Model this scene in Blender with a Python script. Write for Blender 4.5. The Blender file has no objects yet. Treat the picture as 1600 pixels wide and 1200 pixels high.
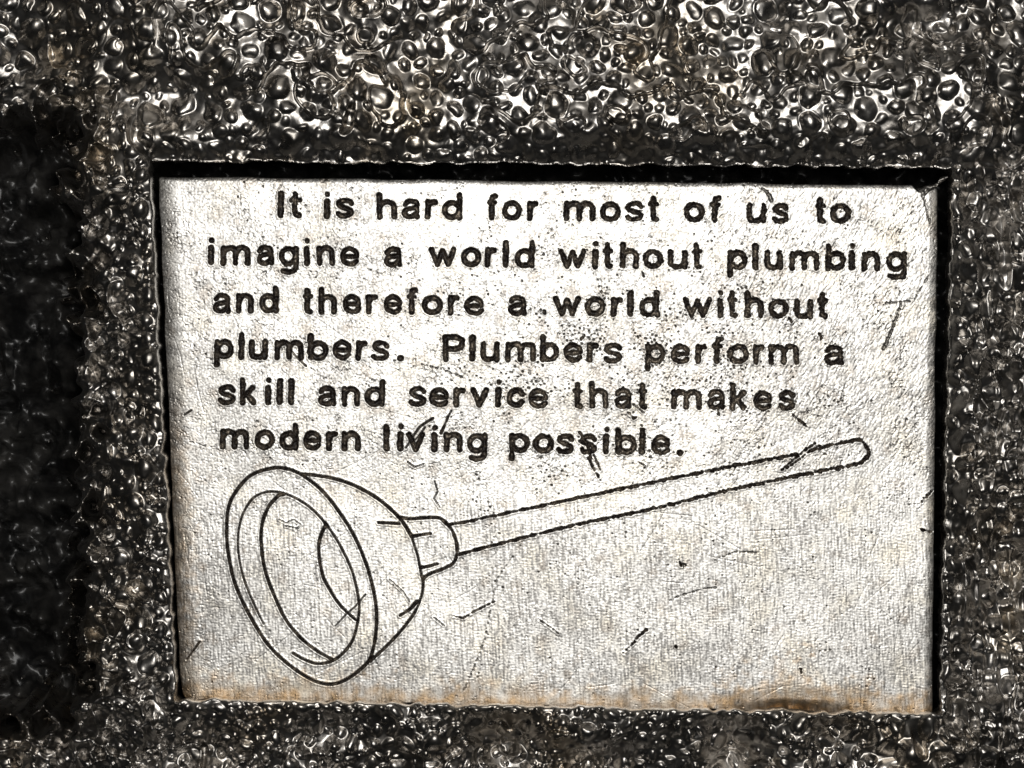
import bpy, math, random
import numpy as np

# ------------------------------------------------------------------ camera, world, lamps, exposure
K = 1.0 / 300.0              # one Blender unit is a centimetre: the plate is about 4 cm wide; lengths below are in 1/30 mm
D = 5200.0                   # camera height over the plate
SC = bpy.context.scene
COL = SC.collection
SC.unit_settings.system = 'METRIC'
SC.unit_settings.scale_length = 0.01
rnd = random.Random(7)
rng = np.random.default_rng(11)

cam_data = bpy.data.cameras.new('camera')
cam_data.sensor_width = 36.0
cam_data.lens = 36.0 * D / 1600.0
cam_data.clip_start = 0.5
cam_data.clip_end = 400.0
cam = bpy.data.objects.new('camera', cam_data)
cam.location = (0, 0, D * K)
COL.objects.link(cam)
SC.camera = cam

world = bpy.data.worlds.new('World')
SC.world = world
world.use_nodes = True
world.node_tree.nodes['Background'].inputs[0].default_value = (0.9, 0.95, 1.0, 1)
world.node_tree.nodes['Background'].inputs[1].default_value = 0.012


def lamp(name, loc, target, sx, sy, power, color):
    ld = bpy.data.lights.new(name, 'AREA')
    ld.shape = 'RECTANGLE'
    ld.size, ld.size_y = sx * K, sy * K
    ld.energy = power * 1.0e4
    ld.color = color
    o = bpy.data.objects.new(name, ld)
    o.location = [c * K for c in loc]
    import mathutils
    d = mathutils.Vector(target) - mathutils.Vector(loc)
    o.rotation_euler = d.to_track_quat('-Z', 'Y').to_euler()
    COL.objects.link(o)
    return o


lamp('window_lamp', (140, 1220, 5500), (100, 300, 0), 3000, 2600, 0.20, (1.0, 0.98, 0.95))
lamp('fill_lamp', (900, 5600, 5200), (0, 300, 0), 6500, 3600, 0.030, (1.0, 0.94, 0.86))  # added fill with no known source, lifts the bubble sides to mid-grey

vs = SC.view_settings
vs.view_transform = 'Standard'
vs.look = 'None'
vs.exposure = 0.0
vs.gamma = 1.0
vs.use_curve_mapping = False
SC.cycles.use_denoising = True
SC.cycles.denoiser = 'OPENIMAGEDENOISE'
SC.cycles.denoising_input_passes = 'RGB_ALBEDO_NORMAL'
SC.cycles.light_sampling_threshold = 0.0
SC.cycles.max_bounces = 2
SC.cycles.sample_clamp_indirect = 1.2
SC.cycles.blur_glossy = 1.0

# ------------------------------------------------------------------ noise lattice (photo-sized field)
U0, V0, NU, NV = -300, -260, 2200, 1720


def fft_noise(wave, width=0.35, stretch=1.0, angle=0.0):
    """band-limited noise; wave = wavelength, stretched along 'angle' (degrees, v down)"""
    w = rng.standard_normal((NV, NU)).astype(np.float32)
    fy = np.fft.fftfreq(NV)[:, None]
    fx = np.fft.rfftfreq(NU)[None, :]
    a = math.radians(angle)
    ca, sa = math.cos(a), math.sin(a)
    al = (fx * ca + fy * sa) * stretch
    ac = (-fx * sa + fy * ca)
    f = np.hypot(al, ac) * wave
    filt = np.exp(-((np.log(np.maximum(f, 1e-6))) / width) ** 2 / 2)
    n = np.fft.irfft2(np.fft.rfft2(w) * filt, s=(NV, NU))
    return (n / n.std()).astype(np.float32)


def samp(field, u, v):
    x = np.clip(u - U0, 0, NU - 2.001)
    y = np.clip(v - V0, 0, NV - 2.001)
    i = x.astype(np.int32)
    j = y.astype(np.int32)
    fx = x - i
    fy = y - j
    return (field[j, i] * (1 - fx) * (1 - fy) + field[j, i + 1] * fx * (1 - fy)
            + field[j + 1, i] * (1 - fx) * fy + field[j + 1, i + 1] * fx * fy)


def sstep(a, b, x):
    t = np.clip((x - a) / (b - a), 0, 1)
    return t * t * (3 - 2 * t)


N_edge = fft_noise(9, 0.5)
N_big = fft_noise(420, 0.5)
N_mid = fft_noise(130, 0.5)
N_60 = fft_noise(60, 0.5)
N_25 = fft_noise(26, 0.5)

# ------------------------------------------------------------------ mesh helpers


def link(name, mesh, mat, parent=None):
    o = bpy.data.objects.new(name, mesh)
    COL.objects.link(o)
    if mat:
        mesh.materials.append(mat)
    if parent:
        o.parent = parent
    return o


def quad_mesh(name, verts, quads, attrs=None):
    m = bpy.data.meshes.new(name)
    nq = len(quads)
    m.vertices.add(len(verts))
    m.vertices.foreach_set('co', np.ascontiguousarray(verts, np.float32).ravel())
    m.loops.add(nq * 4)
    m.loops.foreach_set('vertex_index', np.ascontiguousarray(quads, np.int32).ravel())
    m.polygons.add(nq)
    m.polygons.foreach_set('loop_start', np.arange(0, nq * 4, 4, dtype=np.int32))
    m.polygons.foreach_set('loop_total', np.full(nq, 4, np.int32))
    m.polygons.foreach_set('use_smooth', np.ones(nq, bool))
    for k, a in (attrs or {}).items():
        at = m.attributes.new(k, 'FLOAT', 'POINT')
        at.data.foreach_set('value', np.ascontiguousarray(a, np.float32).ravel())
    m.update(calc_edges=True)
    m.validate()
    return m


def world_pts(u, v, z):
    return np.stack([(u - 800.0) * K, (600.0 - v) * K, z * K], -1)


def grid_quads(nr, nc, keep=None):
    idx = np.arange(nr * nc, dtype=np.int32).reshape(nr, nc)
    # row index grows with v (downwards), so this winding faces up
    q = np.stack([idx[:-1, :-1], idx[1:, :-1], idx[1:, 1:], idx[:-1, 1:]], -1)
    if keep is not None:
        return q[keep]
    return q.reshape(-1, 4)


def compact(verts, quads, attrs=None):
    used = np.zeros(len(verts), bool)
    used[quads.ravel()] = True
    remap = np.cumsum(used) - 1
    at = {k: a.ravel()[used] for k, a in (attrs or {}).items()}
    return verts[used], remap[quads], at

# ------------------------------------------------------------------ materials


def new_mat(name):
    m = bpy.data.materials.new(name)
    m.use_nodes = True
    nt = m.node_tree
    b = nt.nodes['Principled BSDF']
    return m, nt, b


def N(nt, typ, **kw):
    n = nt.nodes.new(typ)
    for k, v in kw.items():
        setattr(n, k, v)
    return n


def mixc(nt, fac, a, b):
    n = N(nt, 'ShaderNodeMix', data_type='RGBA')
    for sock, val in ((n.inputs[0], fac), (n.inputs[6], a), (n.inputs[7], b)):
        if isinstance(val, (int, float)):
            sock.default_value = val
        elif isinstance(val, tuple):
            sock.default_value = val
        else:
            nt.links.new(val, sock)
    return n.outputs[2]


def noise_node(nt, scale_per_unit, detail=3, rough=0.6):
    tc = N(nt, 'ShaderNodeTexCoord')
    n = N(nt, 'ShaderNodeTexNoise')
    n.inputs['Scale'].default_value = scale_per_unit / K
    n.inputs['Detail'].default_value = detail
    n.inputs['Roughness'].default_value = rough
    nt.links.new(tc.outputs['Object'], n.inputs['Vector'])
    return n.outputs['Fac']


def ramp(nt, src, a, b, lo=0.0, hi=1.0):
    r = N(nt, 'ShaderNodeMapRange')
    r.inputs['From Min'].default_value = a
    r.inputs['From Max'].default_value = b
    r.inputs['To Min'].default_value = lo
    r.inputs['To Max'].default_value = hi
    nt.links.new(src, r.inputs['Value'])
    return r.outputs['Result']


def attr(nt, name):
    a = N(nt, 'ShaderNodeAttribute', attribute_name=name)
    return a.outputs['Fac']


def mat_plate():
    m, nt, b = new_mat('brushed_pewter')
    b.inputs['Metallic'].default_value = 1.0
    warm = ramp(nt, noise_node(nt, 1 / 70, 4), 0.48, 0.72)
    c = mixc(nt, warm, (0.84, 0.825, 0.79, 1), (0.80, 0.745, 0.63, 1))
    c = mixc(nt, attr(nt, 'mottle'), c, (0.30, 0.29, 0.275, 1))
    c = mixc(nt, attr(nt, 'reflection_stain'), c, (0.62, 0.445, 0.27, 1))
    c = mixc(nt, attr(nt, 'grime'), c, (0.09, 0.075, 0.055, 1))
    nt.links.new(c, b.inputs['Base Color'])
    r = ramp(nt, noise_node(nt, 1 / 9, 3), 0.3, 0.7, 0.36, 0.48)
    nt.links.new(r, b.inputs['Roughness'])
    return m


def mat_ink():
    m, nt, b = new_mat('black_engraving_fill')
    f = ramp(nt, noise_node(nt, 1 / 10, 3), 0.48, 0.70)
    c = mixc(nt, f, (0.012, 0.008, 0.006, 1), (0.085, 0.066, 0.048, 1))
    c = mixc(nt, attr(nt, 'wear'), c, (0.19, 0.16, 0.125, 1))
    nt.links.new(c, b.inputs['Base Color'])
    nt.links.new(ramp(nt, attr(nt, 'wear'), 0, 1, 0.0, 0.8), b.inputs['Metallic'])
    b.inputs['Roughness'].default_value = 0.45
    b.inputs['Specular IOR Level'].default_value = 0.25
    return m


def mat_frame():
    m, nt, b = new_mat('antiqued_cast_metal')
    b.inputs['Metallic'].default_value = 1.0
    f1 = ramp(nt, noise_node(nt, 1 / 160, 3), 0.48, 0.74)
    f2 = ramp(nt, noise_node(nt, 1 / 28, 3), 0.45, 0.70)
    c = mixc(nt, f1, (0.43, 0.41, 0.385, 1), (0.46, 0.40, 0.32, 1))
    c = mixc(nt, f2, c, (0.24, 0.225, 0.205, 1))
    nt.links.new(c, b.inputs['Base Color'])
    r = ramp(nt, noise_node(nt, 1 / 18, 3), 0.3, 0.7, 0.24, 0.37)
    nt.links.new(r, b.inputs['Roughness'])
    bp = N(nt, 'ShaderNodeBump')
    bp.inputs['Strength'].default_value = 0.30
    bp.inputs['Distance'].default_value = 1.3 * K
    nt.links.new(noise_node(nt, 1 / 11, 2), bp.inputs['Height'])
    nt.links.new(bp.outputs['Normal'], b.inputs['Normal'])
    return m


def mat_backing():
    m, nt, b = new_mat('black_crinkled_backing')
    f = ramp(nt, noise_node(nt, 1 / 60, 4), 0.4, 0.7)
    c = mixc(nt, f, (0.008, 0.008, 0.008, 1), (0.04, 0.038, 0.035, 1))
    nt.links.new(c, b.inputs['Base Color'])
    b.inputs['Roughness'].default_value = 0.35
    return m


M_PLATE, M_INK, M_FRAME, M_BACK = mat_plate(), mat_ink(), mat_frame(), mat_backing()

# ------------------------------------------------------------------ backing surface (setting)
gu = np.arange(-290, 1880, 6.0)
gv = np.arange(-250, 1440, 6.0)
GU, GV = np.meshgrid(gu, gv)
zb = -230 + 26 * samp(N_mid, GU, GV) + 16 * np.abs(samp(N_60, GU, GV)) - 6 * np.abs(samp(N_25, GU, GV))
bm_ = quad_mesh('backing_surface', world_pts(GU, GV, zb).reshape(-1, 3), grid_quads(*GU.shape))
backing = link('ground', bm_, M_BACK)
backing['kind'] = 'structure'
backing['label'] = 'black crinkled surface underneath the cast metal frame'

# ------------------------------------------------------------------ cast frame
OPEN = [(235, 251), (1489, 262), (1471, 1115), (277, 1093)]     # opening for the plate, clockwise from top left


def quad_sdf(u, v, P):
    """per-edge outward distances of a convex quad given clockwise (v down)"""
    es = []
    for k in range(4):
        (x0, y0), (x1, y1) = P[k], P[(k + 1) % 4]
        L = math.hypot(x1 - x0, y1 - y0)
        nx, ny = (y1 - y0) / L, -(x1 - x0) / L
        es.append((u - x0) * nx + (v - y0) * ny)
    return es


def axis(a, b, lo, hi, fine, coarse):
    return np.concatenate([np.arange(a, lo, coarse), np.arange(lo, hi, fine), np.arange(hi, b + 1, coarse)])


fu = axis(-280, 1880, -20, 1620, 1.35, 4.0)
fv = axis(-240, 1440, -20, 1220, 1.35, 4.0)
FU, FV = np.meshgrid(fu, fv)
e_top, e_right, e_bot, e_left = quad_sdf(FU, FV, OPEN)
wob = 1.4 * samp(N_60, FU, FV) + 0.6 * samp(N_25, FU, FV)
e_top = e_top + wob
e_right = e_right + wob
e_bot = e_bot + wob
e_left = e_left + wob
din = np.maximum.reduce([e_top, e_right, e_bot, e_left])
ox = np.maximum(np.maximum(e_left, e_right), 0)
oy = np.maximum(np.maximum(e_top, e_bot), 0)
dout = np.where((ox > 0) & (oy > 0), np.hypot(ox, oy), din)

# the rim rolls down towards the opening; widths differ from side to side
wt = np.clip(np.stack([e_top, e_right, e_bot, e_left]), 0.01, None) ** 3
roll = (wt[0] * 80 + wt[1] * 50 + wt[2] * 30 + wt[3] * 26) / wt.sum(0)
drop = (wt[0] * 24 + wt[1] * 18 + wt[2] * 4 + wt[3] * 3) / wt.sum(0)
t = np.clip(dout / roll, 0, 1)
base = 58 - drop * (1 - t) ** 2
# left and bottom lean away, giving the dark sides of the casting
base -= 0.30 * np.clip(e_left - 10, 0, 200) + 0.34 * np.clip(e_bot - 6, 0, 200) + 0.26 * np.clip(e_right - 8, 0, 300)
base += 6 * samp(N_big, FU, FV) * sstep(0, 120, dout) + 3 * samp(N_mid, FU, FV)
# scalloped terraces running round the opening
tt = dout / 105.0 + 0.40 * samp(N_mid, FU, FV) + 0.06 * samp(N_60, FU, FV)
fr = tt - np.floor(tt)
base += 15 * (sstep(0.0, 0.12, fr) - fr) * sstep(10, 60, dout) * sstep(-0.6, 0.6, samp(N_big, FU, FV) + 0.5)
base += 0.25 * samp(N_25, FU, FV) + 0.9 * samp(N_60, FU, FV)

# the channel on the left
dl = np.minimum.reduce([118 + 13 * samp(N_60, FU, FV) + 9 * samp(N_mid, FU, FV)
                        - 14 * np.exp(-((FV - 240) / 80.0) ** 2) - FU,
                        FV - (172 + 10 * samp(N_60, FU, FV)),
                        1128 + 14 * samp(N_60, FU, FV) - 0.9 * np.clip(60 - FU, 0, 200) * 0 - FV])
base -= 40 * sstep(-60, 0, dl)
base -= 300 * sstep(-14, 62, dl)

# upright ridges on the right
ridge = fft_noise(46, 0.4, 3.0, 84)
base += 7 * (1 - np.minimum(np.abs(samp(ridge, FU, FV)), 1.2)) * sstep(5, 40, e_right) * sstep(-30, 60, FV - 250)

# hollows in the casting
for hu, hv, ru, rv_, dep in [(785, 1162, 55, 48, 60), (925, 1195, 70, 30, 55), (1150, 1165, 42, 55, 60), (1300, 1140, 40, 40, 30),
                             (1560, 305, 60, 55, 45), (1575, 880, 60, 90, 55), (1530, 1010, 45, 70, 45), (1500, 1100, 40, 40, 35),
                             (170, 560, 40, 60, 30), (200, 900, 45, 60, 30), (300, 1180, 70, 40, 35), (520, 1150, 60, 35, 30),
                             (1440, 40, 70, 45, 40), (250, 150, 90, 40, 30), (60, 95, 70, 40, 30)]:
    base -= dep * np.exp(-((FU - hu) / ru) ** 2 - ((FV - hv) / rv_) ** 2) * sstep(0, 25, dout)

# bubbles
Z = base.copy()
BUB = np.zeros_like(Z)
bub = []
cell = 46.0
buckets = {}


def try_add(u, v, r, tight):
    ci, cj = int(u // cell), int(v // cell)
    for a in (-1, 0, 1):
        for b_ in (-1, 0, 1):
            for (x, y, q) in buckets.get((ci + a, cj + b_), ()):
                if (x - u) ** 2 + (y - v) ** 2 < ((q + r) * tight) ** 2:
                    return False
    buckets.setdefault((ci, cj), []).append((u, v, r))
    bub.append((u, v, r))
    return True


def near_open(u, v):
    es = quad_sdf(u, v, OPEN)
    return max(es)


PHASES = [(0.0005, 17, 23), (0.0040, 12.5, 16.5), (0.020, 10, 13), (0.03, 7.5, 9.5), (0.02, 6.0, 7.5)]
for u, v, r in [(42, 45, 25), (382, 40, 21), (247, 14, 19), (1418, 1176, 27), (1466, 1172, 18), (1512, 1160, 15), (1300, 92, 22),
                (868, 165, 24), (742, 70, 19), (718, 40, 16), (1545, 1185, 22), (1135, 118, 15), (1212, 128, 14), (1478, 142, 19)]:
    try_add(u, v, r, 1.0)
for dens, ra, rb in PHASES:
    for _ in range(int(dens * 2160 * 1680)):
        u, v = rnd.uniform(-270, 1870), rnd.uniform(-230, 1430)
        top = v < 255
        r = rnd.uniform(ra, rb) * (1.0 if top else 0.86 if v > 1100 and u < 1300 else 1.0)
        if not top and u > 1380 and (v > 1120 or u > 1480):
            r *= 1.6 if (v > 1125 and u < 1520) else 1.22
        if top and ra < 7 and rnd.random() < 0.75:
            continue
        if near_open(u, v) < r * (0.65 if r > 8 else 0.35):
            continue
        try_add(u, v, r, rnd.uniform(0.84, 0.96) if top else 0.82)


WU = FU + 1.5 * samp(N_60, FU, FV) + 0.45 * samp(N_25, FU, FV)      # warped, so that no bubble is a perfect ball
WV = FV + 1.5 * samp(N_60, FU + 57, FV - 41) + 0.45 * samp(N_25, FU - 33, FV + 71)
NEAR = np.full_like(Z, 9.0)


def stamp(u, v, r, h, ex=1.0, el=1.0, an=0.0, mode='add', moat=0.0):
    i0, i1 = np.searchsorted(fu, (u - r * 1.9, u + r * 1.9))
    j0, j1 = np.searchsorted(fv, (v - r * 1.9, v + r * 1.9))
    if i1 - i0 < 2 or j1 - j0 < 2:
        return
    du = WU[j0:j1, i0:i1] - u
    dv = WV[j0:j1, i0:i1] - v
    ca, sa = math.cos(an), math.sin(an)
    a = (du * ca + dv * sa) / (r * el)
    b_ = (-du * sa + dv * ca) / (r / el)
    d2 = a * a + b_ * b_
    if mode == 'add':
        Z[j0:j1, i0:i1] += h * np.clip(1 - d2, 0, 1) ** ex
        return
    d = np.sqrt(d2)
    dome = h * np.clip(1 - (d / 0.86) ** 2, 0, 1) ** ex
    dome = dome - moat * r * np.exp(-((d - 0.84) / 0.11) ** 2)
    near = NEAR[j0:j1, i0:i1]
    win = (d < near) & (d < 1.12)
    BUB[j0:j1, i0:i1][win] = dome[win]
    near[win] = d[win]


# broad blobs first, the bubbles sit on them
for _ in range(330):
    u, v = rnd.uniform(-270, 1870), rnd.uniform(-230, 1430)
    if near_open(u, v) < 30:
        continue
    r = rnd.uniform(24, 46)
    stamp(u, v, r, r * (0.14 if v < 255 else 0.32), 1.4, rnd.uniform(0.8, 1.3), rnd.uniform(0, 3.14))
for (u, v, r) in bub:
    top = v < 255
    hh = rnd.uniform(0.30, 0.56) if top else rnd.uniform(0.46, 0.74)
    stamp(u, v, r, r * hh, rnd.uniform(0.75, 1.1), rnd.uniform(0.84, 1.18), rnd.uniform(0, 3.14), 'max',
          rnd.uniform(0.03, 0.09) if rnd.random() < (0.4 if top else 0.25) else 0.0)

Z += BUB * sstep(-5, -1, dout)
for _ in range(1):
    Zs = Z.copy()
    Zs[1:-1, 1:-1] = (4 * Z[1:-1, 1:-1] + 2 * (Z[:-2, 1:-1] + Z[2:, 1:-1] + Z[1:-1, :-2] + Z[1:-1, 2:])
                      + Z[:-2, :-2] + Z[2:, 2:] + Z[:-2, 2:] + Z[2:, :-2]) / 16
    Z = Zs
# inner wall of the opening
Z = np.where(dout < 0, np.maximum(-110, Z + dout * 28), Z)
shrink = 1 - 45.0 / D
under = np.clip(-dout, 0, 4) * 2.4          # the wall of the opening is slightly undercut
dom = np.argmax(np.stack([e_top, e_right, e_bot, e_left]), 0)
FUs, FVs = 800 + (FU - 800) * shrink, 600 + (FV - 600) * shrink
FUs = FUs + under * ((dom == 1) * 1.0 - (dom == 3) * 1.0)
FVs = FVs + under * ((dom == 2) * 1.0 - (dom == 0) * 1.0)
keepv = (Z > -275) & (dout > -4.0)
kq = keepv[:-1, :-1] & keepv[1:, :-1] & keepv[1:, 1:] & keepv[:-1, 1:]
vv = world_pts(FUs, FVs, Z).reshape(-1, 3)
vv, qq, _ = compact(vv, grid_quads(*FU.shape, keep=kq))
frame = link('frame', quad_mesh('frame', vv, qq), M_FRAME)
frame['label'] = 'dark bubbly cast metal frame with a pebbled surface surrounding the engraved plate'
frame['category'] = 'frame'

# ------------------------------------------------------------------ strokes (engraved writing and drawing)


def cr(pts, closed=False, n=8):
    """Catmull-Rom through points"""
    P = [np.array(p, float) for p in pts]
    m = len(P)
    out = []
    rngk = range(m if closed else m - 1)
    for k in rngk:
        p1, p2 = P[k], P[(k + 1) % m]
        p0 = P[(k - 1) % m] if (closed or k > 0) else p1
        p3 = P[(k + 2) % m] if (closed or k + 2 < m) else p2
        for s in range(n):
            x = s / n
            out.append(0.5 * (2 * p1 + (p2 - p0) * x + (2 * p0 - 5 * p1 + 4 * p2 - p3) * x * x
                              + (3 * p1 - p0 - 3 * p2 + p3) * x ** 3))
    if closed:
        out.append(out[0])
    else:
        out.append(P[-1])
    return [tuple(p) for p in out]


R = 4.9   # half the width of a letter stroke
LO, XH, ASC, DSC = 4.6, 26.6, 37.5, -7.0


def oval(a, b, lo=LO, hi=XH):
    c, h = (a + b) / 2, (b - a) / 2
    m, k = (lo + hi) / 2, (hi - lo) / 2
    return [(c + h * math.cos(x), m + k * math.sin(x)) for x in np.linspace(0, 2 * math.pi, 25)]


def glyph(ch, r):
    return [[(x, r + (y - 4.6) * (31 - 2 * r) / 22.0) for x, y in st] for st in glyph0(ch)]


def glyph0(ch):
    """stroke polylines: x 0..1 across the letter, y in units above the baseline"""
    if ch in 'Il':
        return [[(.5, LO), (.5, ASC)]]
    if ch == 'i':
        return [[(.5, LO), (.5, XH)], [(.5, 38.6), (.52, 38.8)]]
    if ch == 't':
        return [[(.45, 36.0), (.45, 9), (.55, 6), (.95, LO)], [(.0, 27.2), (1.0, 27.2)], [(.15, 28), (.45, 34)]]
    if ch == 'f':
        return [[(.42, LO), (.42, 31), (.58, 36), (1.0, 37)], [(.0, 27.2), (.95, 27.2)]]
    if ch == 's':
        return [cr([(.98, 22.5), (.8, 26), (.45, 27), (.1, 24.5), (.05, 20), (.35, 16.8), (.7, 14.8), (.97, 11), (.85, 6.5), (.5, LO), (.15, 5.4), (.0, 8)])]
    if ch == 'h':
        return [[(0, LO), (0, ASC)], cr([(0, 18), (.2, 24.5), (.55, 27), (.9, 24), (1, 19)]) + [(1, LO)]]
    if ch == 'n':
        return [[(0, LO), (0, XH)], cr([(0, 18), (.2, 24.5), (.55, 27), (.9, 24), (1, 19)]) + [(1, LO)]]
    if ch == 'm':
        return [[(0, LO), (0, XH)], cr([(0, 19), (.12, 25), (.28, 27), (.45, 24.5), (.5, 20)]) + [(.5, LO)],
                cr([(.5, 19), (.62, 25), (.78, 27), (.95, 24.5), (1, 20)]) + [(1, LO)]]
    if ch == 'u':
        return [[(1, LO), (1, XH)], cr([(1, 13), (.8, 6.6), (.45, LO), (.1, 6.6), (0, 12)]) + [(0, XH)]]
    if ch == 'a':
        return [cr([(.06, 22), (.2, 25.6), (.5, 27), (.85, 25), (.95, 20)]) + [(.95, 9), (1, LO)],
                cr([(.95, 17.3), (.6, 16.6), (.2, 15.2), (.0, 10.5), (.15, 5.7), (.45, 4.4), (.75, 6.3), (.95, 10.5)])]
    if ch == 'r':
        return [[(0, LO), (0, XH)], cr([(0, 17), (.25, 23), (.6, 26), (1, 26)])]
    if ch == 'o':
        return [oval(0, 1)]
    if ch == 'd':
        return [oval(0, .97), [(1, LO), (1, ASC)]]
    if ch == 'b':
        return [oval(.03, 1), [(0, LO), (0, ASC)]]
    if ch == 'p':
        return [oval(.03, 1), [(0, DSC), (0, XH)]]
    if ch == 'g':
        return [oval(0, .97), [(1, XH), (1, 0)] + cr([(1, -1), (.85, -6), (.5, -7.6), (.1, -5.8)])]
    if ch == 'e':
        return [cr([(.02, 15.5), (.98, 15.5)], n=2) + cr([(.98, 15.5), (.92, 22), (.5, XH), (.1, 22.5), (0, 15.5), (.12, 8.4), (.5, LO), (.8, 5.6), (.97, 9)])]
    if ch == 'c':
        return [cr([(.97, 21), (.8, 25.4), (.5, XH), (.1, 22.5), (0, 15.5), (.1, 8.4), (.5, LO), (.8, 5.8), (.97, 9.5)])]
    if ch == 'w':
        return [[(0, XH), (.26, LO), (.5, 24.5), (.74, LO), (1, XH)]]
    if ch == 'v':
        return [[(0, XH), (.5, LO), (1, XH)]]
    if ch == 'k':
        return [[(0, LO), (0, ASC)], [(.95, XH), (0.1, 14)], [(.35, 17.5), (1, LO)]]
    if ch == 'P':
        return [[(0, LO), (0, ASC)], [(0, ASC)] + cr([(.6, ASC), (.97, 33.5), (1, 28), (.9, 22), (.6, 19.4)]) + [(0, 19.4)]]
    if ch == '.':
        return [[(.5, LO), (.55, LO)]]
    raise ValueError(ch)


# every line: baseline at two ends, then words as (text, [(left, right) of each letter])
LINES = [
    ((433, 340.5), (1330, 349.8), [
        ('It', [(433, 444), (452, 471)]), ('is', [(506, 516), (525, 553)]),
        ('hard', [(589, 620), (628, 656), (664, 684), (691, 722)]),
        ('for', [(761, 777), (785, 815), (824, 841)]),
        ('most', [(881, 930), (938, 970), (977, 1006), (1013, 1029)]),
        ('of', [(1069, 1101), (1109, 1126)]), ('us', [(1167, 1197), (1207, 1233)]),
        ('to', [(1274, 1290), (1297, 1330)])]),
    ((324, 414.0), (1417, 424.0), [
        ('imagine', [(324, 335), (345, 391), (401, 428), (436, 466), (474, 484), (495, 523), (532, 561)]),
        ('a', [(600, 628)]),
        ('world', [(670, 713), (721, 752), (758, 776), (785, 795), (804, 835)]),
        ('without', [(873, 916), (925, 935), (942, 957), (969, 998), (1005, 1036), (1044, 1074), (1082, 1096)]),
        ('plumbing', [(1137, 1168), (1175, 1186), (1195, 1223), (1234, 1280), (1290, 1322), (1326, 1336), (1347, 1375), (1385, 1417)])]),
    ((333, 489.2), (1293, 498.0), [
        ('and', [(333, 360), (369, 396), (405, 435)]),
        ('therefore', [(473, 488), (498, 526), (536, 564), (572, 590), (600, 628), (636, 652), (659, 692), (700, 718), (726, 756)]),
        ('a', [(794, 823)]),
        ('world', [(865, 907), (914, 946), (955, 973), (980, 990), (999, 1030)]),
        ('without', [(1067, 1112), (1121, 1130), (1137, 1152), (1164, 1193), (1201, 1232), (1241, 1270), (1277, 1293)])]),
    ((335, 560.8), (1318, 571.0), [
        ('plumbers.', [(335, 365), (372, 382), (389, 418), (429, 474), (481, 513), (520, 549), (556, 574), (581, 608), (620, 631)]),
        ('Plumbers', [(692, 726), (733, 743), (751, 780), (790, 837), (844, 873), (881, 910), (917, 935), (944, 972)]),
        ('perform', [(1009, 1040), (1049, 1078), (1087, 1104), (1113, 1129), (1137, 1170), (1177, 1194), (1201, 1248)]),
        ('a', [(1288, 1318)])]),
    ((341, 632.6), (1243, 641.5), [
        ('skill', [(341, 368), (375, 400), (414, 424), (432, 442), (450, 460)]),
        ('and', [(497, 525), (534, 562), (570, 601)]),
        ('service', [(639, 666), (671, 701), (709, 727), (735, 764), (773, 784), (792, 820), (826, 856)]),
        ('that', [(895, 910), (921, 950), (960, 987), (997, 1011)]),
        ('makes', [(1049, 1096), (1106, 1133), (1141, 1166), (1178, 1206), (1217, 1243)])]),
    ((344, 702.3), (1066, 711.5), [
        ('modern', [(344, 389), (398, 429), (437, 466), (474, 502), (510, 528), (534, 563)]),
        ('living', [(599, 608), (620, 630), (635, 664), (674, 684), (694, 722), (730, 761)]),
        ('possible.', [(796, 827), (833, 865), (870, 897), (906, 933), (942, 952), (962, 995), (999, 1008), (1018, 1047), (1057, 1067)])]),
]


def word_strokes(text, ext, p0, p1):
    out = []
    slope = (p1[1] - p0[1]) / (p1[0] - p0[0])
    for ch, (a, b) in zip(text, ext):
        r = (3.55 if ch in 'aes' else 3.75 if ch == 'w' else 4.35 if ch in 'Ili.' else 3.95) * rnd.uniform(0.95, 1.05)
        jy = rnd.uniform(-0.7, 0.7)
        bl = p0[1] + slope * ((a + b) / 2 - p0[0]) + jy
        lean = rnd.uniform(-0.012, 0.03)
        for st in glyph(ch, r):
            rr = r
            if ch == 'i' and st[0][1] > 30:
                rr = r * 0.86
            if ch == '.':
                rr = r * 1.05
            if ch in 'tf' and len(st) == 2:
                rr = 3.1
            q = 3.1 if ch in 'tf' else r
            pts = []
            for (x, y) in st:
                px = (a + b) / 2 if b - a <= 2 * q + 0.5 else a + q + x * (b - a - 2 * q)
                if ch == 'i' and y > 30:
                    px += 0.6
                pts.append((px + lean * (y - 15), bl - y))
            out.append((pts, rr, rr))
    return out


def C3(pts):
    return [(340 + x / 3.3333, 720 + y / 3.3333) for x, y in pts]


def C4(pts):
    return [(900 + x / 2.143, 640 + y / 2.143) for x, y in pts]


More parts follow.
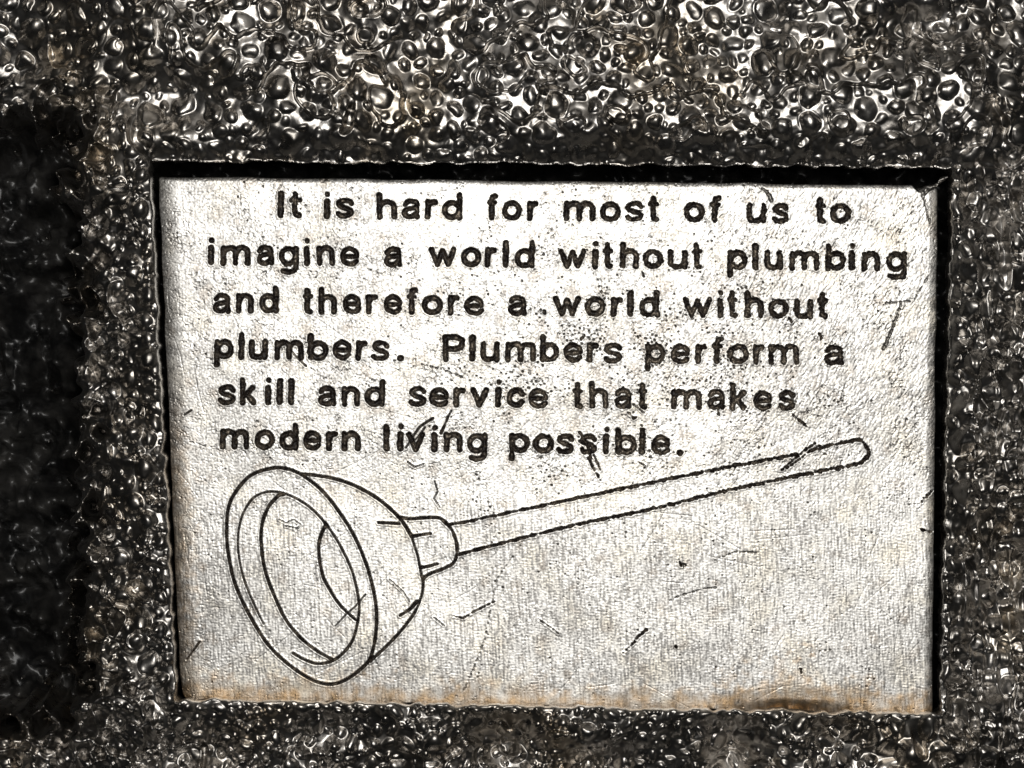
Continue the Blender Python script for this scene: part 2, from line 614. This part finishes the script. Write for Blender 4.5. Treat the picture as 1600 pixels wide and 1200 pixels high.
DRAW = {
    'rim': [
        (cr(C3([(47, 340), (62, 225), (110, 140), (180, 72), (290, 38), (370, 45), (440, 75), (530, 143), (610, 235), (710, 390),
                (790, 590), (828, 800), (805, 1000), (740, 1090), (620, 1160), (500, 1145), (350, 1045), (235, 920), (110, 690), (58, 500)]), True), 2.15, 2.15),
        (cr(C3([(240, 850), (200, 770), (135, 610), (106, 450), (120, 310), (175, 205), (240, 167), (310, 163), (400, 192), (500, 260),
                (600, 380), (690, 550), (730, 700), (735, 800), (705, 930), (650, 1005), (590, 1045), (520, 1057), (450, 1035), (395, 1003)])), 1.0, 1.9),
        (C3([(100, 560), (112, 380), (170, 212), (300, 163), (400, 192), (520, 280), (600, 380)]), 0.1, 0.1),
    ],
    'cup': [
        (cr(C3([(325, 175), (265, 240), (230, 340), (228, 450), (247, 570), (290, 690), (350, 820), (430, 920), (510, 985), (595, 1035)])), 2.2, 1.9),
        (cr(C3([(565, 335), (537, 390), (526, 470), (545, 590), (580, 665), (640, 755), (720, 830)])), 2.4, 1.7),
        (cr(C3([(440, 70), (500, 75), (590, 90), (690, 120), (790, 170), (870, 225), (940, 290), (975, 335), (1010, 395)])), 2.1, 2.4),
        (cr(C3([(1010, 395), (1024, 440), (1045, 510), (1060, 590), (1070, 640), (1065, 690), (1050, 740)])), 1.5, 1.7),
        (cr(C3([(1050, 740), (1020, 800), (960, 880), (890, 955), (795, 1045)])), 1.7, 1.8),
        (C3([(838, 322), (945, 328)]), 2.1, 2.0),
        (C3([(950, 806), (1000, 775), (1040, 735)]), 1.6, 2.9),
        (C3([(780, 1050), (808, 1020)]), 1.8, 2.6),
        (C3([(315, 180), (345, 175)]), 2.4, 2.4),
        (C3([(560, 325), (575, 345)]), 2.4, 2.4),
    ],
    'collar': [
        (cr(C3([(940, 292), (1000, 303), (1080, 297), (1150, 298), (1190, 325), (1225, 370), (1245, 440), (1245, 490), (1225, 535), (1170, 565), (1110, 587), (1072, 612)])), 2.3, 2.1),
        (C3([(1010, 395), (1060, 386), (1110, 380)]), 2.6, 1.6),
        (C3([(1062, 556), (1100, 550), (1145, 537)]), 2.4, 1.6),
        (C3([(1070, 618), (1078, 604)]), 2.6, 2.2),
    ],
    'handle': [
        (C3([(1205, 333), (1260, 325), (1333, 310)]) + C4([(0, 298), (170, 262), (350, 225), (560, 183), (740, 150)]), 1.9, 2.0),
        (cr(C4([(785, 138), (860, 118), (915, 106), (950, 103), (970, 120), (980, 148), (960, 175), (905, 190), (850, 200)])), 2.0, 2.6),
        (C4([(850, 200), (690, 232), (520, 268), (250, 335), (0, 385)]) + C3([(1333, 467), (1248, 490)]), 2.3, 1.9),
    ],
}

SCRATCH = [
    ([(456, 550), (466, 561), (478, 572)], 0.9, 1.3),
    ([(708, 963), (724, 966), (742, 955), (758, 947), (773, 940)], 0.7, 1.5),
    ([(676, 654), (664, 661), (656, 667), (648, 678), (634, 700)], 2.0, 1.1),
    ([(664, 668), (655, 681), (646, 692)], 1.3, 0.9),
    ([(706, 640), (700, 652), (695, 664), (689, 677)], 1.0, 2.4),
    ([(906, 676), (915, 690), (922, 706), (923, 716)], 2.6, 2.2),
    ([(920, 716), (926, 730), (933, 742), (938, 750)], 2.4, 1.2),
    ([(928, 712), (936, 728), (938, 735)], 1.3, 1.4),
    ([(905, 690), (912, 683), (925, 682)], 1.6, 1.2),
    ([(1274, 693), (1258, 703), (1243, 716), (1221, 735)], 1.7, 1.0),
    ([(1281, 697), (1262, 707), (1245, 721), (1228, 732)], 0.9, 1.5),
    ([(1458, 766), (1446, 778), (1433, 791)], 1.7, 1.0),
    ([(312, 1003), (301, 1018), (291, 1031)], 1.6, 1.1),
    ([(299, 641), (287, 649)], 1.2, 0.9),
    ([(523, 979), (541, 960), (556, 947), (571, 929)], 0.7, 0.9),
    ([(842, 968), (866, 985), (872, 990)], 0.6, 0.8),
    ([(678, 965), (694, 978)], 0.7, 0.6),
    ([(1010, 984), (996, 996), (985, 1010), (974, 1021)], 2.2, 0.8),
    ([(1061, 874), (1064, 884)], 1.0, 2.0),
    ([(999, 722), (1008, 728), (1004, 738)], 0.8, 0.9),
    ([(850, 487), (851, 489)], 3.0, 3.0),
    ([(1240, 650), (1256, 663), (1262, 668)], 1.4, 0.9),
    ([(990, 632), (999, 639), (1007, 646)], 1.4, 1.0),
    ([(982, 645), (990, 654), (995, 651)], 1.6, 1.0),
    ([(679, 752), (684, 768), (678, 779), (687, 793)], 1.1, 0.7),
    ([(637, 722), (648, 730), (662, 725)], 1.0, 0.7),
    ([(908, 530), (914, 524)], 2.0, 1.6),
    ([(1003, 424), (1006, 432)], 1.8, 2.4),
    ([(1233, 497), (1237, 503)], 2.2, 2.4),
    ([(1281, 522), (1284, 528)], 1.8, 2.0),
    ([(1121, 634), (1123, 648)], 1.4, 1.7),
    ([(436, 812), (447, 818), (458, 812), (470, 820), (462, 828)], 0.6, 0.6),
    ([(446, 822), (466, 826)], 0.8, 0.7),
    ([(1251, 1046), (1252, 1052)], 1.6, 1.6),
    ([(1056, 1010), (1057, 1012)], 1.7, 1.7),
    ([(1441, 828), (1456, 831)], 1.5, 1.9),
    ([(609, 906), (630, 925), (640, 941)], 0.6, 0.6),
]

# gouges that lie open in the metal (cut, not filled): points, half width, depth
GOUGE = [
    ([(1438, 299), (1445, 314), (1449, 330), (1453, 347)], 2.2, 2.2),
    ([(1409, 472), (1401, 497), (1391, 522), (1381, 545)], 3.4, 2.6),
    ([(1190, 293), (1199, 300), (1206, 313)], 4.5, 2.2),
    ([(1452, 430), (1428, 470), (1385, 474)], 1.6, 1.5),
    ([(818, 845), (776, 906), (757, 1000), (742, 1040), (725, 1079)], 1.0, 0.8),
    ([(1062, 880), (1070, 884)], 4.0, 2.2),
    ([(660, 570), (690, 577), (724, 590)], 1.5, 1.6),
    ([(1130, 870), (1150, 862), (1185, 864)], 1.4, 1.3),
    ([(1043, 940), (1060, 932), (1100, 920), (1118, 918)], 1.2, 1.3),
]


def seg_field(strokes, u, v, edge=True):
    """signed distance to a set of strokes, with the ragged edge of a hand-cut groove"""
    d = np.full(u.shape, 1e3, np.float32)
    for pts, r0, r1 in strokes:
        if r0 <= 0.2:
            continue
        n = len(pts) - 1
        for k in range(n):
            (x0, y0), (x1, y1) = pts[k], pts[k + 1]
            dx, dy = x1 - x0, y1 - y0
            L2 = max(dx * dx + dy * dy, 1e-9)
            tt_ = np.clip(((u - x0) * dx + (v - y0) * dy) / L2, 0, 1)
            ra = r0 + (r1 - r0) * k / n
            rb = r0 + (r1 - r0) * (k + 1) / n
            d = np.minimum(d, np.hypot(u - x0 - tt_ * dx, v - y0 - tt_ * dy) - (ra + (rb - ra) * tt_))
    if edge:
        rm = max(max(a, b) for _, a, b in strokes)
        amp = (0.50 * sstep(640, 760, u) + 0.12 if rm < 3 else 0.46) * (0.45 + 0.75 * sstep(700, 1250, u))
        d = d + amp * samp(N_edge, u, v) + (0.05 + 0.17 * sstep(640, 760, u) if rm < 3 else 0.08) * rm * samp(N_25, u, v)
    return d


def bounds(strokes, pad):
    xs = [p[0] for s in strokes for p in s[0]]
    ys = [p[1] for s in strokes for p in s[0]]
    return min(xs) - pad, max(xs) + pad, min(ys) - pad, max(ys) + pad


# ------------------------------------------------------------------ the plate
PQ = [(247, 276), (1466, 290), (1456, 1117), (283, 1092)]     # corners, clockwise from top left
NC, NR = 1250, 850
s_ = np.linspace(0, 1, NC)
t_ = np.linspace(0, 1, NR)
S, T = np.meshgrid(s_, t_)
WW, HH = 1195.0, 820.0
# rounded corners: squeeze the square corner block on to a disc
lx, ly = (S - .5) * WW, (T - .5) * HH
rc = np.where(lx < 0, np.where(ly < 0, 5.0, 15.0), np.where(ly < 0, 9.0, 6.0))
px = np.maximum(np.abs(lx) - (WW / 2 - rc), 0)
py = np.maximum(np.abs(ly) - (HH / 2 - rc), 0)
both = (px > 0) & (py > 0)
scl = np.where(both, np.maximum(px, py) / np.maximum(np.hypot(px, py), 1e-6), 1)
lx = np.where(both, np.sign(lx) * (WW / 2 - rc + px * scl), lx)
ly = np.where(both, np.sign(ly) * (HH / 2 - rc + py * scl), ly)
S2, T2 = lx / WW + .5, ly / HH + .5


def bil(k):
    return ((1 - S2) * (1 - T2) * PQ[0][k] + S2 * (1 - T2) * PQ[1][k] + S2 * T2 * PQ[2][k] + (1 - S2) * T2 * PQ[3][k])


PU, PV = bil(0), bil(1)
# the edges are hand cut: let them wander a little, the bottom one most
PV = PV + 0.9 * samp(N_mid, PU, PV) * sstep(0.90, 1.0, T2) - 0.6 * samp(N_mid, PU, PV) * sstep(0.06, 0, T2)
PV = PV - 1.5 * np.exp(-((PU - 1235) / 70.0) ** 2) * sstep(0.93, 1.0, T2)
PU = PU + 0.6 * samp(N_mid, PU, PV) * (sstep(0.05, 0, S2) + sstep(0.95, 1, S2))

eL, eR = S2 * WW, (1 - S2) * WW
eT, eB = T2 * HH, (1 - T2) * HH
zp = np.zeros_like(PU)
# turned-down edges
zp -= 6 * np.clip(1 - eL / 30.0, 0, 1) ** 2.0
zp -= 3.5 * np.clip(1 - eR / 15.0, 0, 1) ** 2.0
zp -= 3 * np.clip(1 - eT / 9.0, 0, 1) ** 2.0
bw = 28 + np.maximum(7 * samp(N_mid, PU, PV), -12) + 24 * np.exp(-((PU - 1240) / 90.0) ** 2)
zp -= 0.11 * bw * np.clip(1 - eB / bw, 0, 1) ** 2
zp -= 9 * np.exp(-((PU - 1240) / 62.0) ** 2) * np.clip(1 - eB / 20.0, 0, 1) ** 1.5
zp += 0.5 * samp(N_big, PU, PV) + 0.1 * samp(N_mid, PU, PV)

# scuffs: thin squiggly grooves, direction differing over the plate
def squig(wave, sigma, stretch, angle, width=0.45):
    n = fft_noise(wave, width, stretch, angle)
    brk = fft_noise(wave * 2.2, 0.5, stretch, angle)      # breaks the lines into short strokes
    return samp((np.exp(-(n / sigma) ** 2) * sstep(-0.5, 0.6, brk)).astype(np.float32), PU, PV)


w_left = sstep(420, 280, PU)
w_ur = sstep(900, 1300, PU) * sstep(820, 600, PV)
w_low = sstep(700, 860, PV)
w_mid = np.clip(1 - w_left - w_ur - w_low, 0, 1)
g_iso = squig(15, 0.10, 1.8, -48)
g_iso2 = squig(9, 0.15, 2.0, 70)
g_h = squig(8, 0.20, 2.6, 8)
g_d = squig(7, 0.20, 3.6, -58)
g_v = squig(5, 0.24, 7.0, 88)
g_w = squig(6, 0.20, 4.0, 2)
scuff = (w_mid * (0.85 * g_iso + 0.6 * g_iso2 + 0.5 * g_d + 0.25 * g_v) + w_left * (0.9 * g_h + 0.5 * g_iso)
         + w_ur * (0.9 * g_d + 0.4 * g_iso2 + .4 * g_iso) + w_low * (0.45 * g_v + 0.2 * g_w + 0.2 * g_iso2 + 0.2 * g_iso))
patch = sstep(-0.6, 1.2, samp(N_mid, PU, PV) + 0.5 * samp(N_60, PU, PV))
zp -= scuff * (0.55 + 0.65 * patch) * (1 - 0.5 * w_low)
b_v = samp(fft_noise(4.6, 0.3, 6, 88), PU, PV)      # brushing: near upright, level, and slanting at upper right
b_h = samp(fft_noise(4.6, 0.3, 3.5, 2), PU, PV)
b_d = samp(fft_noise(4.8, 0.35, 5, -58), PU, PV)
b_s = samp(fft_noise(4.8, 0.4), PU, PV)
zp += 0.04 * b_s + 0.055 * b_v * (0.4 + 0.6 * w_low) + 0.032 * b_h * (0.4 + 0.6 * w_low) + 0.06 * b_d * (w_ur + 0.4 * w_mid)
mott = (0.55 * b_s + 0.6 * b_v * (0.4 + 0.6 * w_low) + 0.4 * b_h * (0.4 + 0.6 * w_low) + 0.6 * b_d * (w_ur + 0.4 * w_mid)
        + 0.55 * samp(fft_noise(6, 0.3, 22, 87), PU, PV) * (0.3 + 0.7 * w_low) + 0.25 * samp(N_big, PU, PV)
        + 0.35 * samp(fft_noise(8, 0.5, 1.5, -50), PU, PV) + 0.25 * samp(N_60, PU, PV))
mottle = sstep(-1.5, 1.9, mott + 0.22 - 0.36 * sstep(640, 800, PV) + 0.25 * w_left)
# fine long hairlines
for _ in range(200):
    x, y = rnd.uniform(260, 1460), rnd.uniform(285, 1100)
    a = rnd.choice([rnd.gauss(-58, 14), rnd.gauss(88, 10), rnd.gauss(15, 30)])
    L = rnd.uniform(15, 90)
    dx, dy = math.cos(math.radians(a)) * L, math.sin(math.radians(a)) * L
    m = (np.abs(s_ - (x - 255) / 1205) < (abs(dx) + 30) / 1205)
    n_ = (np.abs(t_ - (y - 283) / 820) < (abs(dy) + 30) / 820)
    if not m.any() or not n_.any():
        continue
    i0, i1 = np.where(m)[0][[0, -1]]
    j0, j1 = np.where(n_)[0][[0, -1]]
    sl = (slice(j0, j1), slice(i0, i1))
    f = seg_field([([(x, y), (x + dx * .5 + rnd.uniform(-3, 3), y + dy * .5), (x + dx, y + dy)], 0.9, 0.9)], PU[sl], PV[sl], edge=False)
    zp[sl] -= rnd.uniform(0.12, 0.42) * np.clip(1 - (f + .9) / 1.1, 0, 1)

# pits, thickest about the middle of the writing
grime = np.zeros_like(PU)
pit_w = np.exp(-((PU - 1000) / 330.0) ** 2 - ((PV - 560) / 190.0) ** 2)
npit = fft_noise(7, 0.45)
pit = sstep(2.45, 3.1, samp(npit, PU, PV) + 1.0 * pit_w + 0.25 * samp(N_mid, PU, PV))
zp -= 2.2 * pit
grime = np.maximum(grime, pit * 0.9)
gpat = sstep(-0.4, 1.5, samp(N_60, PU, PV) * 0.6 + samp(N_mid, PU, PV) * 0.7 + 1.3 * pit_w - 0.3)
grime = np.maximum(grime, np.clip(scuff - 0.25, 0, 1) * (0.12 + 0.62 * gpat))
reflection_stain = np.clip(1 - eB / (bw * 1.45) + 0.16 * samp(N_25, PU, PV), 0, 1) * np.clip(  # tan tint paints a warm reflection along the turned-down bottom edge
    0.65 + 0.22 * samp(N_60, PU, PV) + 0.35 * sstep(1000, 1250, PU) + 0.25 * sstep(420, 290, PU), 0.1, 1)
reflection_stain = np.maximum(reflection_stain, 0.38 * np.clip(1 - eL / 42.0 + 0.2 * samp(N_25, PU, PV), 0, 1) * sstep(560, 760, PV))
reflection_stain = np.maximum(reflection_stain, 0.10 * sstep(1.0, 2.2, samp(N_60, PU, PV) + 0.6 * pit_w))

for pts, r, dep in GOUGE:
    x0, x1, y0, y1 = bounds([(pts, r, r)], 12)
    m = (PU > x0) & (PU < x1) & (PV > y0) & (PV < y1)
    f = seg_field([(pts, r * .5, r)], PU[m], PV[m], edge=False) + 0.7 * samp(N_edge, PU[m], PV[m])
    k_ = np.clip(-f / r, 0, 1)
    zp[m] -= dep * k_
    if dep > 0:
        grime[m] = np.maximum(grime[m], 0.6 * sstep(0, .5, k_))

# the torn top right corner
nick = sstep(-1.5, 1.5, np.minimum(299 - PV - 0.33 * np.clip(PU - 1437, 0, 99), (PU - 1424) - 0.85 * (PV - 286)))
zp -= 55 * nick
grime = np.maximum(grime, 0.5 * nick)
chip = sstep(0, 5, PU - (1438 + 0.30 * (PV - 298))) * sstep(352, 335, PV)
zp -= 3.0 * chip * sstep(352, 300, PV)
grime = np.maximum(grime, 0.22 * chip * (1 + 0.6 * samp(N_25, PU, PV)))

# carve every filled stroke
ALL = []
for p0, p1, words in LINES:
    for text, ext in words:
        ALL.append(('word', text, word_strokes(text, ext, p0, p1)))
for nm, st in DRAW.items():
    ALL.append(('draw', nm, [s for s in st if s[1] > 0.2]))
for pts, r0, r1 in SCRATCH:
    ALL.append(('scratch', '', [(pts, r0 * 0.82, r1 * 0.82)]))
groove = np.full(PU.shape, 1e3, np.float32)
for _, _, st in ALL:
    x0, x1, y0, y1 = bounds(st, 14)
    j0, j1 = int(max((y0 - 300) / 827 * NR - 6, 0)), int(min((y1 - 270) / 815 * NR + 12, NR))
    i0, i1 = int(max((x0 - 290) / 1219 * NC - 6, 0)), int(min((x1 - 240) / 1170 * NC + 12, NC))
    sl = (slice(j0, j1), slice(i0, i1))
    groove[sl] = np.minimum(groove[sl], seg_field(st, PU[sl], PV[sl]))
zp -= np.clip(-groove * 4.0, 0, 9.0)
zp += 0.3 * np.exp(-((groove - 1.6) / 1.1) ** 2)           # burr thrown up along the cut

rimv = np.stack([PU, PV], -1)
# sides: two more rings below the outline
ring = np.concatenate([np.arange(NC), np.arange(1, NR) * NC + NC - 1,
                       (NR - 1) * NC + np.arange(NC - 2, -1, -1), np.arange(NR - 2, 0, -1) * NC])
rv = np.stack([PU.ravel()[ring], PV.ravel()[ring], zp.ravel()[ring]], -1)
low1 = rv.copy()
cx = rv[:, :2] - np.array([860, 690])
low1[:, :2] += cx * 0.0012
low1[:, 2] -= 4
low2 = low1.copy()
low2[:, 2] = -75
n0 = NR * NC
nr = len(ring)
V3 = np.concatenate([world_pts(PU, PV, zp).reshape(-1, 3), world_pts(low1[:, 0], low1[:, 1], low1[:, 2]),
                     world_pts(low2[:, 0], low2[:, 1], low2[:, 2])])
r0_, r1_, r2_ = ring, n0 + np.arange(nr), n0 + nr + np.arange(nr)
side = []
for a, b_ in ((r0_, r1_), (r1_, r2_)):
    side.append(np.stack([a, np.roll(a, -1), np.roll(b_, -1), b_], -1))
Q3 = np.concatenate([grid_quads(NR, NC)] + side)
pad = np.zeros(2 * nr)
att = {'mottle': np.concatenate([mottle.ravel(), pad]), 'grime': np.concatenate([np.clip(grime, 0, 1).ravel(), pad + 0.35]), 'reflection_stain': np.concatenate([reflection_stain.ravel(), pad + 0.2])}
plate = link('nameplate', quad_mesh('nameplate', V3, Q3, att), M_PLATE)
plate['label'] = 'scuffed silver metal plate engraved with black writing and a plunger drawing'
plate['category'] = 'nameplate'

# heights of the plate under a point, for laying the black fill into the grooves
Zlow = None


def plate_z(u, v):
    """smooth part of the plate surface (no scuffs)"""
    return (0.5 * samp(N_big, u, v) + 0.1 * samp(N_mid, u, v)
            - 6 * np.clip(1 - (u - (247 + 36 * (v - 276) / 816)) / 30.0, 0, 1) ** 2.0
            - 3.5 * np.clip(1 - ((1466 - 10 * (v - 290) / 827) - u) / 15.0, 0, 1) ** 2.0)


def fill_mesh(name, strokes, parent, step=0.8, label=None):
    x0, x1, y0, y1 = bounds(strokes, 9)
    u = np.arange(x0, x1, step)
    v = np.arange(y0, y1, step)
    A, B = np.meshgrid(u, v)
    d = seg_field(strokes, A, B)
    gy, gx = np.gradient(d, step)
    g2 = np.maximum(gx * gx + gy * gy, 0.25)
    inside = d < 0
    any_ = inside[:-1, :-1] | inside[1:, :-1] | inside[1:, 1:] | inside[:-1, 1:]
    mv = np.where(d > 0, np.clip(d, 0, 1.5 * step), 0)
    A2, B2 = A - gx / g2 * mv, B - gy / g2 * mv
    dd = np.minimum(d, 0)
    z = plate_z(A2, B2) - 0.75 - np.clip(-dd * 0.9, 0, 2.6) + 0.35 * samp(N_edge, A2, B2) * sstep(0.5, 2.0, -dd)
    pw = np.exp(-((A2 - 1020) / 330.0) ** 2 - ((B2 - 590) / 170.0) ** 2)
    wear = sstep(0.5, 1.9, 0.75 * samp(N_25, A2 + 90, B2 - 60) + 0.55 * samp(N_edge, A2 - 40, B2 + 30) + 1.15 * pw)
    vv_, qq_, at_ = compact(world_pts(A2, B2, z).reshape(-1, 3), grid_quads(*A.shape, keep=any_), {'wear': wear})
    o = link(name, quad_mesh(name, vv_, qq_, at_), M_INK, parent)
    if label:
        o['label'] = label
    return o


def part_empty(name, parent, uv, label=None):
    e = bpy.data.objects.new(name, None)
    e.empty_display_size = 20 * K
    COL.objects.link(e)
    e.parent = parent
    if label:
        e['label'] = label
    return e


k = 0
for p0, p1, words in LINES:
    row = part_empty('text_line', plate, p0, 'engraved line reading "%s"' % ' '.join(w[0] for w in words))
    for text, ext in words:
        fill_mesh('word', ALL[k][2], row, label='the word "%s"' % text)
        k += 1
drawing = part_empty('plunger_drawing', plate, None, 'engraved outline drawing of a plunger')
while k < len(ALL):
    kind, nm, st = ALL[k]
    if kind == 'draw':
        fill_mesh(nm + '_outline', st, drawing, 0.7)
    else:
        fill_mesh('scratch', st, plate, 0.6)
    k += 1

# the sliver of metal bent up at the torn corner
bu = np.linspace(0, 1, 28)
bw_ = np.linspace(-1, 1, 9)
BUm, BWm = np.meshgrid(bu, bw_)
wid = 7.5 * (1 - 0.75 * BUm ** 2) * (0.75 + 0.25 * np.sin(BUm * 9))
Xb = 1437 + 43 * BUm + 0.5 * wid * BWm + 1.2 * np.sin(BUm * 14 + BWm)
Yb = 302 - 26 * BUm ** 1.2 + 0.85 * wid * BWm + 1.0 * np.cos(BUm * 11)
top_z = -4 + 10 * np.sin(BUm * 2.4) - 4 * BWm ** 2 + 1.2 * samp(N_edge, Xb, Yb)
vt = np.concatenate([world_pts(Xb, Yb, top_z).reshape(-1, 3), world_pts(Xb, Yb, top_z - 5).reshape(-1, 3)])
nb, nc_ = BUm.shape
qt = grid_quads(nb, nc_)
n1 = nb * nc_
rg = np.concatenate([np.arange(nc_), np.arange(1, nb) * nc_ + nc_ - 1, (nb - 1) * nc_ + np.arange(nc_ - 2, -1, -1), np.arange(nb - 2, 0, -1) * nc_])
qs = np.stack([rg, np.roll(rg, -1), np.roll(rg, -1) + n1, rg + n1], -1)
ones = np.ones(2 * n1)
burr = link('bent_corner', quad_mesh('bent_corner', vt, np.concatenate([qt, qt[:, ::-1] + n1, qs]),
            {'grime': ones * 0.25, 'reflection_stain': ones * 0.05, 'mottle': ones * 0.5}), M_PLATE, plate)
burr['label'] = 'torn grey sliver of metal bent up at the upper right corner'
